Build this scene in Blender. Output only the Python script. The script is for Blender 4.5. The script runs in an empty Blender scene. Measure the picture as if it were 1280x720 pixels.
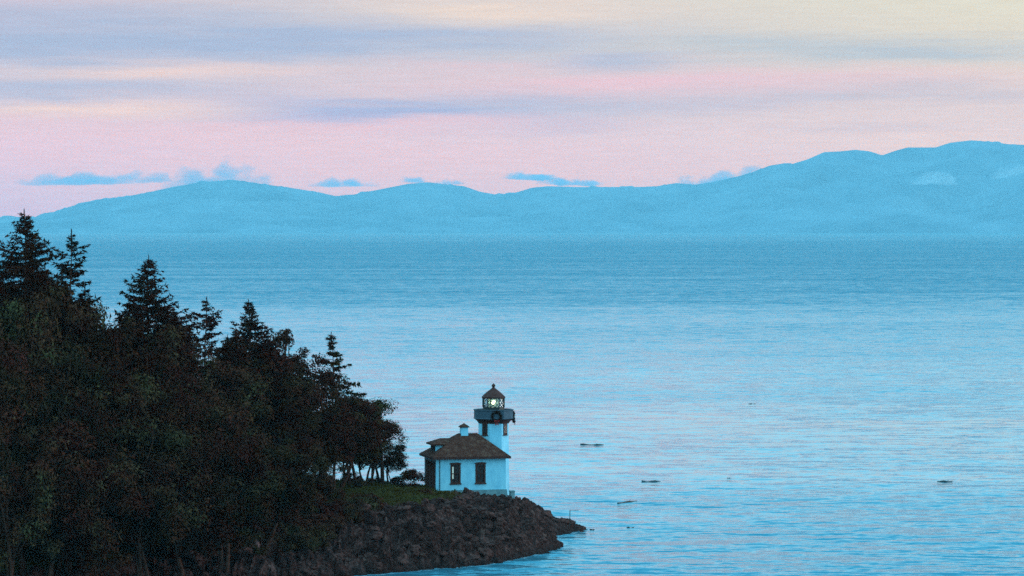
import bpy, bmesh, math, random
import numpy as np
from mathutils import Vector, Matrix, noise as mnoise

R = math.radians
scn = bpy.context.scene
COL = scn.collection

# ------------------------------------------------------------------ camera
F = 4200.0            # focal length in pixels of a 1280 px wide picture
HC = 31.5             # height of the eye above the water
YH = 286.0            # row of the true horizon
PITCH = math.atan((360 - YH) / F)
cam = bpy.data.cameras.new('camera')
cam.sensor_width = 36.0
cam.lens = F / 1280 * 36.0
cam.clip_start = 1.0
cam.clip_end = 200000.0
camo = bpy.data.objects.new('camera', cam)
camo.location = (0, 0, HC)
camo.rotation_euler = (math.pi / 2 - PITCH, 0, 0)
COL.objects.link(camo)
scn.camera = camo

def ray(px, py):
    a, b = (px - 640) / F, (360 - py) / F
    c, s = math.cos(PITCH), math.sin(PITCH)
    return Vector((a, c + b * s, -s + b * c))
def P(px, py, Y):
    d = ray(px, py)
    return Vector((0, 0, HC)) + d * (Y / d.y)
def PZ(px, py, z=0.0):
    d = ray(px, py)
    return Vector((0, 0, HC)) + d * ((z - HC) / d.z)

def lin(c):
    return tuple(((v / 255) / 12.92 if v / 255 <= 0.04045 else ((v / 255 + 0.055) / 1.055) ** 2.4) for v in c)

# ------------------------------------------------------------------ node helpers
class NT:
    def __init__(self, tree):
        self.t = tree; self.n = tree.nodes; self.l = tree.links
    def new(self, typ, **kw):
        nd = self.n.new(typ)
        for k, v in kw.items():
            setattr(nd, k, v)
        return nd
    def put(self, sock, v):
        if isinstance(v, bpy.types.NodeSocket):
            self.l.new(v, sock)
        elif v is not None:
            try:
                sock.default_value = v
            except Exception:
                sock.default_value = (*v, 1.0)
    def math(self, op, a, b=None, c=None, clamp=False):
        nd = self.new('ShaderNodeMath', operation=op, use_clamp=clamp)
        for i, v in enumerate((a, b, c)):
            if v is not None:
                self.put(nd.inputs[i], v)
        return nd.outputs[0]
    def mix(self, fac, a, b, blend='MIX'):
        nd = self.new('ShaderNodeMix', data_type='RGBA', blend_type=blend)
        self.put(nd.inputs[0], fac); self.put(nd.inputs[6], a); self.put(nd.inputs[7], b)
        return nd.outputs[2]
    def ramp(self, fac, stops, interp='LINEAR'):
        nd = self.new('ShaderNodeValToRGB')
        cr = nd.color_ramp; cr.interpolation = interp
        while len(cr.elements) > 1:
            cr.elements.remove(cr.elements[-1])
        for i, (p, c) in enumerate(stops):
            e = cr.elements[0] if i == 0 else cr.elements.new(p)
            e.position = p
            e.color = (*c, 1.0) if not isinstance(c, (int, float)) else (c, c, c, 1.0)
        self.put(nd.inputs[0], fac)
        return nd.outputs[0]
    def noise(self, vec, scale, detail=3.0, rough=0.55, dist=0.0):
        nd = self.new('ShaderNodeTexNoise')
        self.put(nd.inputs['Vector'], vec)
        nd.inputs['Scale'].default_value = scale
        nd.inputs['Detail'].default_value = detail
        nd.inputs['Roughness'].default_value = rough
        nd.inputs['Distortion'].default_value = dist
        return nd.outputs['Fac']
    def mapping(self, vec, scale=(1, 1, 1), loc=(0, 0, 0)):
        nd = self.new('ShaderNodeMapping')
        self.put(nd.inputs['Vector'], vec)
        nd.inputs['Scale'].default_value = scale
        nd.inputs['Location'].default_value = loc
        return nd.outputs[0]

# ------------------------------------------------------------------ air, sky, sun
HAZE_K = 2.4e-5       # extinction per metre
HAZE_TOP = 840.0
HAZE_FAR = 30300.0
HAZE_IN = (0.125, 0.56, 0.86)   # radiance the air gathers over a very long path

world = bpy.data.worlds.new('World')
scn.world = world
world.use_nodes = True
w = NT(world.node_tree)
w.n.clear()
tc = w.new('ShaderNodeTexCoord')
sep = w.new('ShaderNodeSeparateXYZ')
w.l.new(tc.outputs['Generated'], sep.inputs[0])
dx, dy, dz = sep.outputs
el = w.math('ARCSINE', dz)
az = w.math('ARCTAN2', dx, dy)
# clear dusk dome from the sky model, tinted towards the deep blue of the hour
sky = w.new('ShaderNodeTexSky', sky_type='NISHITA')
sky.sun_disc = False
sky.sun_elevation = R(9); sky.sun_rotation = R(78)
sky.air_density = 1.6; sky.dust_density = 0.4; sky.ozone_density = 4.0
nsky = w.mix(1.0, sky.outputs[0], (0.02, 0.035, 0.04, 1), 'MULTIPLY')
elf = w.math('DIVIDE', el, 1.57, clamp=True)
front = w.ramp(elf, [(0.0, (0.56, 1.0, 1.20)), (0.10, (0.48, 1.00, 1.22)), (0.2, (0.13, 0.76, 1.12)), (0.38, (0.04, 0.46, 0.82)), (0.62, (0.45, 1.25, 1.75)), (1.0, (0.52, 1.42, 1.95))])
back = w.ramp(elf, [(0.0, (0.42, 1.02, 1.40)), (0.3, (0.43, 1.12, 1.55)), (1.0, (0.52, 1.42, 1.95))])
fb = w.new('ShaderNodeMapRange', interpolation_type='SMOOTHSTEP')
w.put(fb.inputs[0], dy); fb.inputs[1].default_value = -0.1; fb.inputs[2].default_value = 0.35
dome = w.mix(fb.outputs[0], back, front)
dome = w.mix(1.0, dome, nsky, 'ADD')
# the low, coloured band of afterglow and long stratus streaks
u = w.math('MULTIPLY', az, 1.0)
wv = w.new('ShaderNodeCombineXYZ'); w.put(wv.inputs[0], w.math('MULTIPLY', az, 14.0)); w.put(wv.inputs[1], w.math('MULTIPLY', el, 190.0))
n1 = w.noise(wv.outputs[0], 0.9, 4.0, 0.55, 0.3)
wv2 = w.new('ShaderNodeCombineXYZ'); w.put(wv2.inputs[0], w.math('MULTIPLY', az, 24.0)); w.put(wv2.inputs[1], w.math('MULTIPLY', el, 400.0))
n2 = w.noise(wv2.outputs[0], 0.8, 5.0, 0.6, 0.2)
elw = w.math('ADD', el, w.math('MULTIPLY', w.math('SUBTRACT', n1, 0.5), 0.010))
e = w.math('DIVIDE', elw, 0.075, clamp=True)
left = w.ramp(e, [(0.0, lin((196, 190, 220))), (0.16, lin((206, 194, 218))), (0.33, lin((222, 196, 214))), (0.46, lin((219, 198, 210))),
                  (0.58, lin((202, 196, 212))), (0.72, lin((196, 194, 214))), (0.92, lin((205, 194, 210))), (1.0, lin((212, 200, 208)))])
right = w.ramp(e, [(0.0, lin((206, 196, 214))), (0.22, lin((220, 200, 206))), (0.40, lin((215, 203, 210))), (0.55, lin((224, 206, 204))),
                   (0.72, lin((222, 214, 200))), (1.0, lin((224, 222, 202)))])
azf = w.math('ADD', w.math('DIVIDE', az, 0.30), 0.5, clamp=True)
band = w.mix(w.math('SMOOTH_MIN', azf, 1.0, 0.1), left, right)
def streak(base, px, py, hw, hh, amt, colr):
    ca, ce = math.atan((px - 640) / F), (YH - py) / F
    a = w.math('DIVIDE', w.math('SUBTRACT', az, ca), hw / F)
    b = w.math('DIVIDE', w.math('SUBTRACT', elw, ce), hh / F)
    q = w.math('ADD', w.math('MULTIPLY', a, a), w.math('MULTIPLY', b, b))
    g = w.math('EXPONENT', w.math('MULTIPLY', q, -1.0))
    g = w.math('MULTIPLY', g, w.math('MULTIPLY_ADD', n2, 1.3, 0.15, clamp=True))
    return w.mix(w.math('MULTIPLY', g, amt, clamp=True), base, colr)
BL = lin((168, 184, 212)); CR = lin((232, 208, 206)); PK = lin((228, 196, 208)); GY = lin((186, 196, 206))
for a in [(260, 54, 430, 24, 1.15, BL), (150, 20, 300, 10, .5, BL), (40, 62, 160, 26, .8, BL), (560, 44, 200, 10, .6, BL), (80, 116, 190, 13, .8, BL),
          (470, 141, 190, 15, 1.2, lin((160, 178, 216))), (690, 128, 160, 16, .8, BL), (690, 158, 90, 6, .6, BL),
          (200, 90, 210, 9, 1.0, CR), (120, 138, 200, 9, .9, CR), (470, 158, 260, 6, .8, PK), (830, 102, 330, 16, 1.0, PK),
          (930, 55, 120, 8, .9, GY), (1120, 66, 220, 11, 1.1, GY), (770, 75, 80, 7, .6, BL), (1100, 122, 240, 11, .8, lin((192, 192, 208))),
          (900, 128, 120, 8, .6, lin((190, 190, 210))), (620, 15, 200, 14, .9, lin((232, 214, 204))), (1150, 172, 240, 22, .5, CR),
          (1080, 162, 120, 7, .5, lin((196, 190, 205))), (500, 205, 330, 22, .4, PK), (320, 170, 300, 16, .5, PK)]:
    band = streak(band, a[0], a[1], a[2], a[3] * 1.25, a[4] * 1.2, a[5])
grain = w.noise(wv2.outputs[0], 3.0, 3.0, 0.6)
band = w.mix(1.0, band, w.ramp(grain, [(0.3, 0.965), (0.7, 1.03)]), 'MULTIPLY')
# the glow lies behind many kilometres of blue air, so it is stronger than it looks from the shore
stops, Ts = [], []
for i in range(28):
    ee = 0.12 * i / 27
    s = min(HAZE_FAR, (HAZE_TOP - HC) / math.tan(ee)) if ee > 1e-4 else HAZE_FAR
    stops.append((i / 27, math.exp(-HAZE_K * s)))
Tn = w.ramp(w.math('DIVIDE', el, 0.12, clamp=True), stops)
air = w.mix(1.0, w.mix(1.0, (1, 1, 1, 1), Tn, 'SUBTRACT'), (*HAZE_IN, 1), 'MULTIPLY')
glow = w.mix(1.0, w.mix(1.0, band, air, 'SUBTRACT'), Tn, 'DIVIDE')
fade = w.new('ShaderNodeMapRange', interpolation_type='SMOOTHSTEP')
w.put(fade.inputs[0], el); fade.inputs[1].default_value = 0.070; fade.inputs[2].default_value = 0.105
fade.inputs[3].default_value = 1.0; fade.inputs[4].default_value = 0.0
side = w.new('ShaderNodeMapRange', interpolation_type='SMOOTHSTEP')
w.put(side.inputs[0], w.math('ABSOLUTE', w.math('SUBTRACT', az, 0.25))); side.inputs[1].default_value = 0.7; side.inputs[2].default_value = 1.7
side.inputs[3].default_value = 1.0; side.inputs[4].default_value = 0.0
full = w.mix(w.math('MULTIPLY', fade.outputs[0], side.outputs[0]), dome, glow)
bg = w.new('ShaderNodeBackground'); bg.inputs['Strength'].default_value = 1.0
w.l.new(full, bg.inputs['Color'])
wo = w.new('ShaderNodeOutputWorld'); w.l.new(bg.outputs[0], wo.inputs['Surface'])

sun = bpy.data.lights.new('sun', 'SUN')
sun.energy = 1.1; sun.angle = R(25); sun.color = (1.0, 0.90, 0.85)
so = bpy.data.objects.new('sun', sun)
sd = Vector((math.sin(R(78)) * math.cos(R(9)), math.cos(R(78)) * math.cos(R(9)), math.sin(R(9))))
so.rotation_euler = (-sd).to_track_quat('-Z', 'Y').to_euler()
so.location = (200, 200, 200)
COL.objects.link(so)

scn.view_settings.view_transform = 'Standard'
scn.view_settings.look = 'None'
scn.view_settings.exposure = 0.0
scn.view_settings.gamma = 1.0
scn.cycles.max_bounces = 6
scn.cycles.volume_bounces = 1
scn.cycles.transparent_max_bounces = 12
scn.cycles.sample_clamp_indirect = 4.0
scn.cycles.use_denoising = False

# ------------------------------------------------------------------ materials
def new_mat(name):
    m = bpy.data.materials.new(name); m.use_nodes = True
    t = NT(m.node_tree)
    b = m.node_tree.nodes['Principled BSDF']
    return m, t, b
def simple(name, c1, c2, scale=2.0, rough=0.85, spec=0.15, bump=0.0, bscale=None, stretch=(1, 1, 1)):
    m, t, b = new_mat(name)
    co = t.new('ShaderNodeTexCoord').outputs['Object']
    v = t.mapping(co, stretch)
    n = t.noise(v, scale, 5.0, 0.62)
    t.put(b.inputs['Base Color'], t.ramp(n, [(0.32, c1), (0.68, c2)]))
    b.inputs['Roughness'].default_value = rough
    b.inputs['Specular IOR Level'].default_value = spec
    if bump:
        bn = t.new('ShaderNodeBump'); bn.inputs['Distance'].default_value = bump; bn.inputs['Strength'].default_value = 1.0
        t.put(bn.inputs['Height'], t.noise(v, bscale or scale * 3, 6.0, 0.65))
        t.l.new(bn.outputs[0], b.inputs['Normal'])
    return m

def foliage_mat(name, c1, c2, c3):
    m, t, b = new_mat(name)
    geo = t.new('ShaderNodeNewGeometry')
    oi = t.new('ShaderNodeObjectInfo')
    n = t.noise(geo.outputs['Position'], 0.28, 4.0, 0.6)
    n2 = t.noise(geo.outputs['Position'], 2.2, 3.0, 0.7)
    col = t.ramp(n, [(0.38, c1), (0.5, c2), (0.62, c3)])
    col = t.mix(1.0, col, t.ramp(n2, [(0.36, 0.35), (0.64, 1.8)]), 'MULTIPLY')
    col = t.mix(1.0, col, t.ramp(oi.outputs['Random'], [(0, (0.6, 0.65, 0.6)), (0.35, (1.05, 0.95, .92)), (0.7, (0.9, 1.0, .9)), (1, (1.25, 1.6, 1.35))]), 'MULTIPLY')
    t.put(b.inputs['Base Color'], col)
    b.inputs['Roughness'].default_value = 1.0
    b.inputs['Specular IOR Level'].default_value = 0.0
    return m
M = {}
M['fir'] = foliage_mat('fir_needles', (0.046, 0.0085, 0.0050), (0.050, 0.012, 0.0062), (0.042, 0.019, 0.008))
M['leaf'] = foliage_mat('broad_leaves', (0.056, 0.0125, 0.0085), (0.056, 0.018, 0.0095), (0.060, 0.036, 0.017))
M['shrub'] = foliage_mat('shrub_leaves', (0.066, 0.014, 0.010), (0.062, 0.021, 0.012), (0.062, 0.036, 0.018))
M['bark'] = simple('grey_bark', (0.055, 0.018, 0.011), (0.11, 0.045, 0.030), 3.0, 0.95, 0.0, 0.05)
M['twig'] = simple('pale_dead_wood', (0.13, 0.055, 0.040), (0.24, 0.11, 0.085), 4.0, 0.95, 0.0)
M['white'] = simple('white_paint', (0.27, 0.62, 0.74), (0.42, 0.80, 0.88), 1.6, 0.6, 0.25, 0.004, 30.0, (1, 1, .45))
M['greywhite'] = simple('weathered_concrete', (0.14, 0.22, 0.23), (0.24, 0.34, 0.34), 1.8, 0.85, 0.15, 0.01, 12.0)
M['greypaint'] = simple('grey_gallery_paint', (0.055, 0.075, 0.095), (0.09, 0.12, 0.145), 2.2, 0.7, 0.2, 0.004, 14.0, (1, 1, .5))
M['brown'] = simple('brown_trim', (0.075, 0.024, 0.018), (0.12, 0.042, 0.032), 3.0, 0.7, 0.1, 0.004, 20.0)
M['postbrown'] = simple('weathered_post_wood', (0.16, 0.07, 0.05), (0.24, 0.10, 0.08), 3.0, 0.8, 0.1)
M['dark'] = simple('shade_dark', (0.02, 0.010, 0.008), (0.04, 0.022, 0.016), 2.0, 0.8, 0.1)  # near-black tone carries the shade of the porch recess
M['metal'] = simple('dark_green_metal', (0.03, 0.03, 0.025), (0.06, 0.055, 0.045), 6.0, 0.5, 0.3)
M['red'] = simple('red_ribbon', (0.32, 0.015, 0.012), (0.42, 0.03, 0.02), 5.0, 0.6, 0.2)
M['wreath'] = simple('wreath_greens', (0.025, 0.011, 0.007), (0.05, 0.02, 0.011), 7.0, 1.0, 0.0)
M['log'] = simple('wet_log', (0.05, 0.030, 0.022), (0.12, 0.07, 0.05), 2.0, 0.6, 0.2, 0.02, 8.0, (.3, 2, 2))
M['boulder'] = simple('shore_boulder', (0.05, 0.018, 0.014), (0.16, 0.062, 0.048), 1.6, 0.95, 0.05, 0.10, 5.0)
M['paleboulder'] = simple('pale_boulder', (0.14, 0.055, 0.045), (0.32, 0.15, 0.13), 1.8, 0.95, 0.05, 0.10, 5.0)

def roof_mat():
    m, t, b = new_mat('brown_shingles')
    co = t.new('ShaderNodeTexCoord').outputs['Object']
    n = t.noise(co, 2.0, 6.0, 0.7); f = t.noise(t.mapping(co, (1, 1, 1.8)), 9.0, 3.0, 0.7)
    c = t.ramp(n, [(0.3, (0.07, 0.022, 0.014)), (0.55, (0.12, 0.042, 0.028)), (0.72, (0.20, 0.105, 0.066))])
    c = t.mix(1.0, c, t.ramp(f, [(0.35, 0.45), (0.65, 1.5)]), 'MULTIPLY')
    t.put(b.inputs['Base Color'], c)
    b.inputs['Roughness'].default_value = 0.95; b.inputs['Specular IOR Level'].default_value = 0.05
    wv = t.new('ShaderNodeTexWave', wave_type='BANDS', bands_direction='Z', wave_profile='SAW')
    t.put(wv.inputs['Vector'], co); wv.inputs['Scale'].default_value = 2.2; wv.inputs['Distortion'].default_value = 0.6
    bn = t.new('ShaderNodeBump'); bn.inputs['Distance'].default_value = 0.05
    t.put(bn.inputs['Height'], t.math('ADD', wv.outputs['Fac'], f)); t.l.new(bn.outputs[0], b.inputs['Normal'])
    return m
M['roof'] = roof_mat()

def pane_mat():
    m, t, b = new_mat('window_pane')
    co = t.new('ShaderNodeTexCoord').outputs['Object']
    n = t.noise(co, 1.5, 3.0)
    t.put(b.inputs['Base Color'], t.ramp(n, [(0.3, (0.02, 0.010, 0.009)), (0.7, (0.06, 0.03, 0.026))]))
    b.inputs['Roughness'].default_value = 0.25; b.inputs['Specular IOR Level'].default_value = 0.25
    return m
M['pane'] = pane_mat()
def glass_mat():
    m, t, b = new_mat('lantern_glass')
    tr = t.new('ShaderNodeBsdfTransparent'); tr.inputs[0].default_value = (0.86, 0.94, 0.95, 1)
    gl = t.new('ShaderNodeBsdfGlossy'); gl.inputs['Roughness'].default_value = 0.08
    n = t.noise(t.new('ShaderNodeTexCoord').outputs['Object'], 3.0, 2.0)
    mx = t.new('ShaderNodeMixShader')
    t.put(mx.inputs[0], t.math('MULTIPLY_ADD', n, 0.12, 0.10))
    t.l.new(tr.outputs[0], mx.inputs[1]); t.l.new(gl.outputs[0], mx.inputs[2])
    out = m.node_tree.nodes['Material Output']
    t.l.new(mx.outputs[0], out.inputs['Surface'])
    return m
M['glass'] = glass_mat()
def emit_mat(name, c, s):
    m, t, b = new_mat(name)
    n = t.noise(t.new('ShaderNodeTexCoord').outputs['Object'], 4.0, 2.0)
    t.put(b.inputs['Emission Color'], t.ramp(n, [(0.2, c), (0.8, tuple(min(1, v * 1.1) for v in c))]))
    b.inputs['Base Color'].default_value = (*c, 1)
    b.inputs['Emission Strength'].default_value = s
    return m
M['lamp'] = emit_mat('lit_lamp', (1.0, 0.82, 0.46), 9.0)
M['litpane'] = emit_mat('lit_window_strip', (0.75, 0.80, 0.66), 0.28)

def rock_mat():
    m, t, b = new_mat('headland_ground')
    geo = t.new('ShaderNodeNewGeometry')
    pos = geo.outputs['Position']
    sp = t.new('ShaderNodeSeparateXYZ'); t.l.new(pos, sp.inputs[0])
    n = t.noise(pos, 0.5, 6.0, 0.68); f = t.noise(pos, 2.6, 6.0, 0.72)
    rock = t.ramp(n, [(0.30, (0.028, 0.010, 0.0075)), (0.48, (0.062, 0.022, 0.0165)), (0.58, (0.092, 0.038, 0.030)), (0.74, (0.20, 0.095, 0.078))])
    rock = t.mix(1.0, rock, t.ramp(f, [(0.36, 0.22), (0.5, 0.85), (0.66, 2.0)]), 'MULTIPLY')
    rn = t.noise(pos, 1.3, 5.0, 0.7)
    rock = t.mix(t.ramp(rn, [(0.60, 0.0), (0.68, 0.55)]), rock, (0.24, 0.13, 0.10, 1))
    # wet, weed-dark foot of the rocks
    wet = t.math('MULTIPLY_ADD', sp.outputs[2], -1.1, t.math('MULTIPLY_ADD', n, 1.2, 0.25), clamp=True)
    rock = t.mix(wet, rock, (0.03, 0.017, 0.015, 1))
    grass = t.ramp(f, [(0.3, (0.05, 0.026, 0.006)), (0.55, (0.095, 0.058, 0.013)), (0.75, (0.14, 0.09, 0.03))])
    at = t.new('ShaderNodeAttribute', attribute_name='grass')
    g = t.math('ADD', at.outputs['Fac'], t.math('MULTIPLY', t.math('SUBTRACT', t.noise(pos, 0.8, 4.0, 0.65), 0.5), 1.6))
    g = t.ramp(g, [(0.38, 0.0), (0.62, 1.0)])
    t.put(b.inputs['Base Color'], t.mix(g, rock, grass))
    b.inputs['Roughness'].default_value = 0.95; b.inputs['Specular IOR Level'].default_value = 0.05
    vo = t.new('ShaderNodeTexVoronoi', feature='DISTANCE_TO_EDGE'); t.put(vo.inputs['Vector'], pos); vo.inputs['Scale'].default_value = 1.1
    bn = t.new('ShaderNodeBump'); bn.inputs['Distance'].default_value = 0.45; bn.inputs['Strength'].default_value = 1.0
    t.put(bn.inputs['Height'], t.math('ADD', t.math('MULTIPLY', f, 1.0), t.math('MINIMUM', vo.outputs[0], 0.25)))
    t.l.new(bn.outputs[0], b.inputs['Normal'])
    return m
M['rock'] = rock_mat()

SEA_RUFF, SEA_CALM = 2.6, 0.22
def sea_mat():
    m, t, b = new_mat('sea_water')
    geo = t.new('ShaderNodeNewGeometry'); pos = geo.outputs['Position']
    sp = t.new('ShaderNodeSeparateXYZ'); t.l.new(pos, sp.inputs[0])
    # wind lanes: calm and ruffled patches, long across the strait
    lane = t.noise(t.mapping(pos, (0.0016, 0.0075, 1)), 1.0, 5.0, 0.6, 0.4)
    fine = t.noise(t.mapping(pos, (0.012, 0.045, 1)), 1.0, 4.0, 0.6, 0.2)
    patch = t.noise(t.mapping(pos, (0.010, 0.017, 1), (7, 3, 0)), 1.0, 3.0, 0.5, 0.5)
    lanes = t.math('ADD', t.math('MULTIPLY_ADD', fine, 0.35, t.math('MULTIPLY', lane, 0.55)), t.math('MULTIPLY', patch, 0.30))
    dist = t.math('LOGARITHM', sp.outputs[1], 10.0)
    wind = t.ramp(t.math('DIVIDE', t.math('SUBTRACT', dist, 2.4), 2.4, clamp=True),
                  [(0.0, 0.42), (0.04, 0.42), (0.065, 0.26), (0.09, 0.08), (0.15, 0.02), (0.18, 0.20), (0.235, 0.36), (0.285, 0.44), (0.325, 0.78), (0.5, 0.93), (0.62, 0.93), (0.65, 0.86), (1.0, 0.84)])
    ruff = t.math('ADD', wind, t.math('MULTIPLY', t.math('SUBTRACT', lanes, 0.6), 1.15), clamp=True)
    def wave(sc, seed, detail):
        nd = t.new('ShaderNodeTexNoise')
        t.put(nd.inputs['Vector'], t.mapping(pos, sc, (seed, seed * 2, 0)))
        nd.inputs['Scale'].default_value = 1.0; nd.inputs['Detail'].default_value = detail; nd.inputs['Roughness'].default_value = 0.62
        nd.inputs['Distortion'].default_value = 0.3
        s_ = t.new('ShaderNodeSeparateColor'); t.l.new(nd.outputs['Color'], s_.inputs[0])
        return s_.outputs[0], s_.outputs[1]
    ax_, ay_ = wave((0.14, 0.40, 1), 3.0, 4.0)
    bx_, by_ = wave((0.55, 1.5, 1), 11.0, 3.0)
    amp = t.math('MULTIPLY_ADD', ruff, SEA_RUFF, SEA_CALM)
    slx = t.math('MULTIPLY', t.math('ADD', t.math('SUBTRACT', ax_, 0.5), t.math('MULTIPLY', t.math('SUBTRACT', bx_, 0.5), 0.8)), t.math('MULTIPLY', amp, 0.6))
    sly = t.math('MULTIPLY', t.math('ADD', t.math('SUBTRACT', ay_, 0.5), t.math('MULTIPLY', t.math('SUBTRACT', by_, 0.5), 0.8)), amp)
    cb = t.new('ShaderNodeCombineXYZ'); t.put(cb.inputs[0], slx); t.put(cb.inputs[1], t.math('SUBTRACT', sly, t.math('MULTIPLY', t.math('POWER', ruff, 2.6), 0.34))); cb.inputs[2].default_value = 1.0
    nrm = t.new('ShaderNodeVectorMath', operation='NORMALIZE'); t.l.new(cb.outputs[0], nrm.inputs[0])
    t.l.new(nrm.outputs[0], b.inputs['Normal'])
    deep = t.ramp(ruff, [(0.1, (0.06, 0.26, 0.33)), (0.9, (0.002, 0.165, 0.235))])  # pale sky sheen of the calm lanes partly put into the water colour
    t.put(b.inputs['Base Color'], deep)
    t.put(b.inputs['Roughness'], t.math('MULTIPLY_ADD', ruff, 0.16, 0.08))
    b.inputs['IOR'].default_value = 1.33
    return m
M['sea'] = sea_mat()

def hill_mat():
    m, t, b = new_mat('hazed_forest_hills')
    pos = t.new('ShaderNodeNewGeometry').outputs['Position']
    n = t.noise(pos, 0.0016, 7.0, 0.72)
    t.put(b.inputs['Base Color'], t.ramp(n, [(0.3, (0.05, 0.155, 0.21)), (0.68, (0.18, 0.31, 0.37))]))  # forest tones paled and blued, part of the distance haze put into the colour
    b.inputs['Roughness'].default_value = 1.0; b.inputs['Specular IOR Level'].default_value = 0.0
    return m
M['hills'] = hill_mat()

def volume_mat(name, colr, density, aniso=0.0):
    m = bpy.data.materials.new(name); m.use_nodes = True
    t = NT(m.node_tree); t.n.clear()
    v = t.new('ShaderNodeVolumePrincipled')
    v.inputs['Color'].default_value = (*colr, 1); v.inputs['Density'].default_value = density
    v.inputs['Anisotropy'].default_value = aniso
    o = t.new('ShaderNodeOutputMaterial'); t.l.new(v.outputs[0], o.inputs['Volume'])
    return m

# ------------------------------------------------------------------ mesh helpers
class MB:
    def __init__(self): self.v = []; self.f = []
    def add(self, vs, fs):
        o = len(self.v); self.v.extend(tuple(x) for x in vs); self.f.extend(tuple(o + i for i in q) for q in fs)
    def box(self, x0, x1, y0, y1, z0, z1):
        self.add([(x0, y0, z0), (x1, y0, z0), (x1, y1, z0), (x0, y1, z0), (x0, y0, z1), (x1, y0, z1), (x1, y1, z1), (x0, y1, z1)],
                 [(0, 3, 2, 1), (4, 5, 6, 7), (0, 1, 5, 4), (1, 2, 6, 5), (2, 3, 7, 6), (3, 0, 4, 7)])
    def lathe(self, prof, n, cx=0, cy=0, rot=0.0):   # prof: list of (r, z)
        vs, fs = [], []
        for r, z in prof:
            for k in range(n):
                a = rot + 2 * math.pi * k / n
                vs.append((cx + r * math.cos(a), cy + r * math.sin(a), z))
        for j in range(len(prof) - 1):
            for k in range(n):
                fs.append((j * n + k, j * n + (k + 1) % n, (j + 1) * n + (k + 1) % n, (j + 1) * n + k))
        fs.append(tuple(range(n - 1, -1, -1))); fs.append(tuple((len(prof) - 1) * n + k for k in range(n)))
        self.add(vs, fs)
    def tube(self, pts, rad, n=6):
        pts = [Vector(p) for p in pts]
        vs, fs = [], []
        for i, p in enumerate(pts):
            d = (pts[min(i + 1, len(pts) - 1)] - pts[max(i - 1, 0)]).normalized()
            a = d.cross(Vector((0, 0, 1)) if abs(d.z) < 0.9 else Vector((1, 0, 0))).normalized(); b = d.cross(a)
            r = rad[i] if isinstance(rad, (list, tuple)) else rad
            for k in range(n):
                t = 2 * math.pi * k / n
                vs.append(p + a * (r * math.cos(t)) + b * (r * math.sin(t)))
        for j in range(len(pts) - 1):
            for k in range(n):
                fs.append((j * n + k, j * n + (k + 1) % n, (j + 1) * n + (k + 1) % n, (j + 1) * n + k))
        fs.append(tuple(range(n - 1, -1, -1))); fs.append(tuple((len(pts) - 1) * n + k for k in range(n)))
        self.add(vs, fs)
    def mesh(self, name, mat, smooth=False):
        me = bpy.data.meshes.new(name); me.from_pydata(self.v, [], self.f); me.materials.append(mat); me.update()
        if smooth:
            me.polygons.foreach_set('use_smooth', [True] * len(me.polygons))
        return me
    def build(self, name, mat, parent=None, smooth=False):
        o = bpy.data.objects.new(name, self.mesh(name, mat, smooth)); COL.objects.link(o)
        if parent: o.parent = parent
        return o
def obj(name, me, parent=None, loc=None):
    o = bpy.data.objects.new(name, me); COL.objects.link(o)
    if parent: o.parent = parent
    if loc is not None: o.location = loc
    return o
def tag(o, label=None, cat=None, group=None, kind=None):
    if label: o['label'] = label
    if cat: o['category'] = cat
    if group: o['group'] = group
    if kind: o['kind'] = kind
    return o
def empty(name, loc=(0, 0, 0), rz=0.0):
    o = bpy.data.objects.new(name, None); COL.objects.link(o); o.location = loc; o.rotation_euler = (0, 0, rz); o.empty_display_size = 0.2
    return o
def copy_tree(o, parent=None):
    c = o.copy(); COL.objects.link(c); c.parent = parent
    for ch in list(o.children): copy_tree(ch, c)
    return c
def fbm(p, oct=4, sc=1.0):
    return mnoise.fractal(Vector(p) * sc, 0.9, 2.1, oct)

# ------------------------------------------------------------------ sea
ys = [120, 200, 260, 300, 340, 400, 500, 700, 1000, 1500, 2500, 4000, 7000, 11000, 17000, 25500, 34000]
mb = MB()
for y in ys: mb.v += [(-16000, y, 0), (16000, y, 0)]
for i in range(len(ys) - 1): mb.f.append((2 * i, 2 * i + 1, 2 * i + 3, 2 * i + 2))
mb.v[0] = (-16000, -300, 0); mb.v[1] = (16000, -300, 0)
tag(mb.build('sea', M['sea']), 'wide calm blue sea with faint ripples and pale lanes', kind='structure', cat='sea')

# ------------------------------------------------------------------ far hills
prof = [(-1400, 240), (-900, 255), (-500, 262), (-200, 268), (0, 271), (45, 271), (62, 266), (90, 258), (120, 249), (150, 246), (185, 240), (215, 233), (250, 227), (290, 224),
        (320, 228), (340, 231), (375, 236), (400, 240), (425, 246), (450, 241), (480, 235), (510, 229), (535, 227), (560, 230), (580, 232), (600, 239), (622, 243), (645, 240), (665, 234),
        (685, 232), (720, 233), (760, 233), (800, 233), (822, 232), (845, 228), (870, 230), (890, 227), (925, 219), (945, 213), (962, 206), (975, 204), (990, 204), (1010, 198), (1030, 189),
        (1050, 188), (1070, 186), (1088, 188), (1103, 193), (1120, 187), (1135, 183), (1170, 183), (1188, 177), (1215, 174), (1240, 176), (1262, 179), (1285, 180),
        (1330, 186), (1420, 178), (1600, 190), (1900, 200), (2300, 215), (2700, 240)]
pp = np.array(prof, float)
YR, YS = 28500.0, 25200.0
nx, ny = 1300, 60
xs = np.linspace(-1350, 2650, nx)
hh = (YH - np.interp(xs, pp[:, 0], pp[:, 1])) / F * YR + HC
Vs, Fs = [], []
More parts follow.
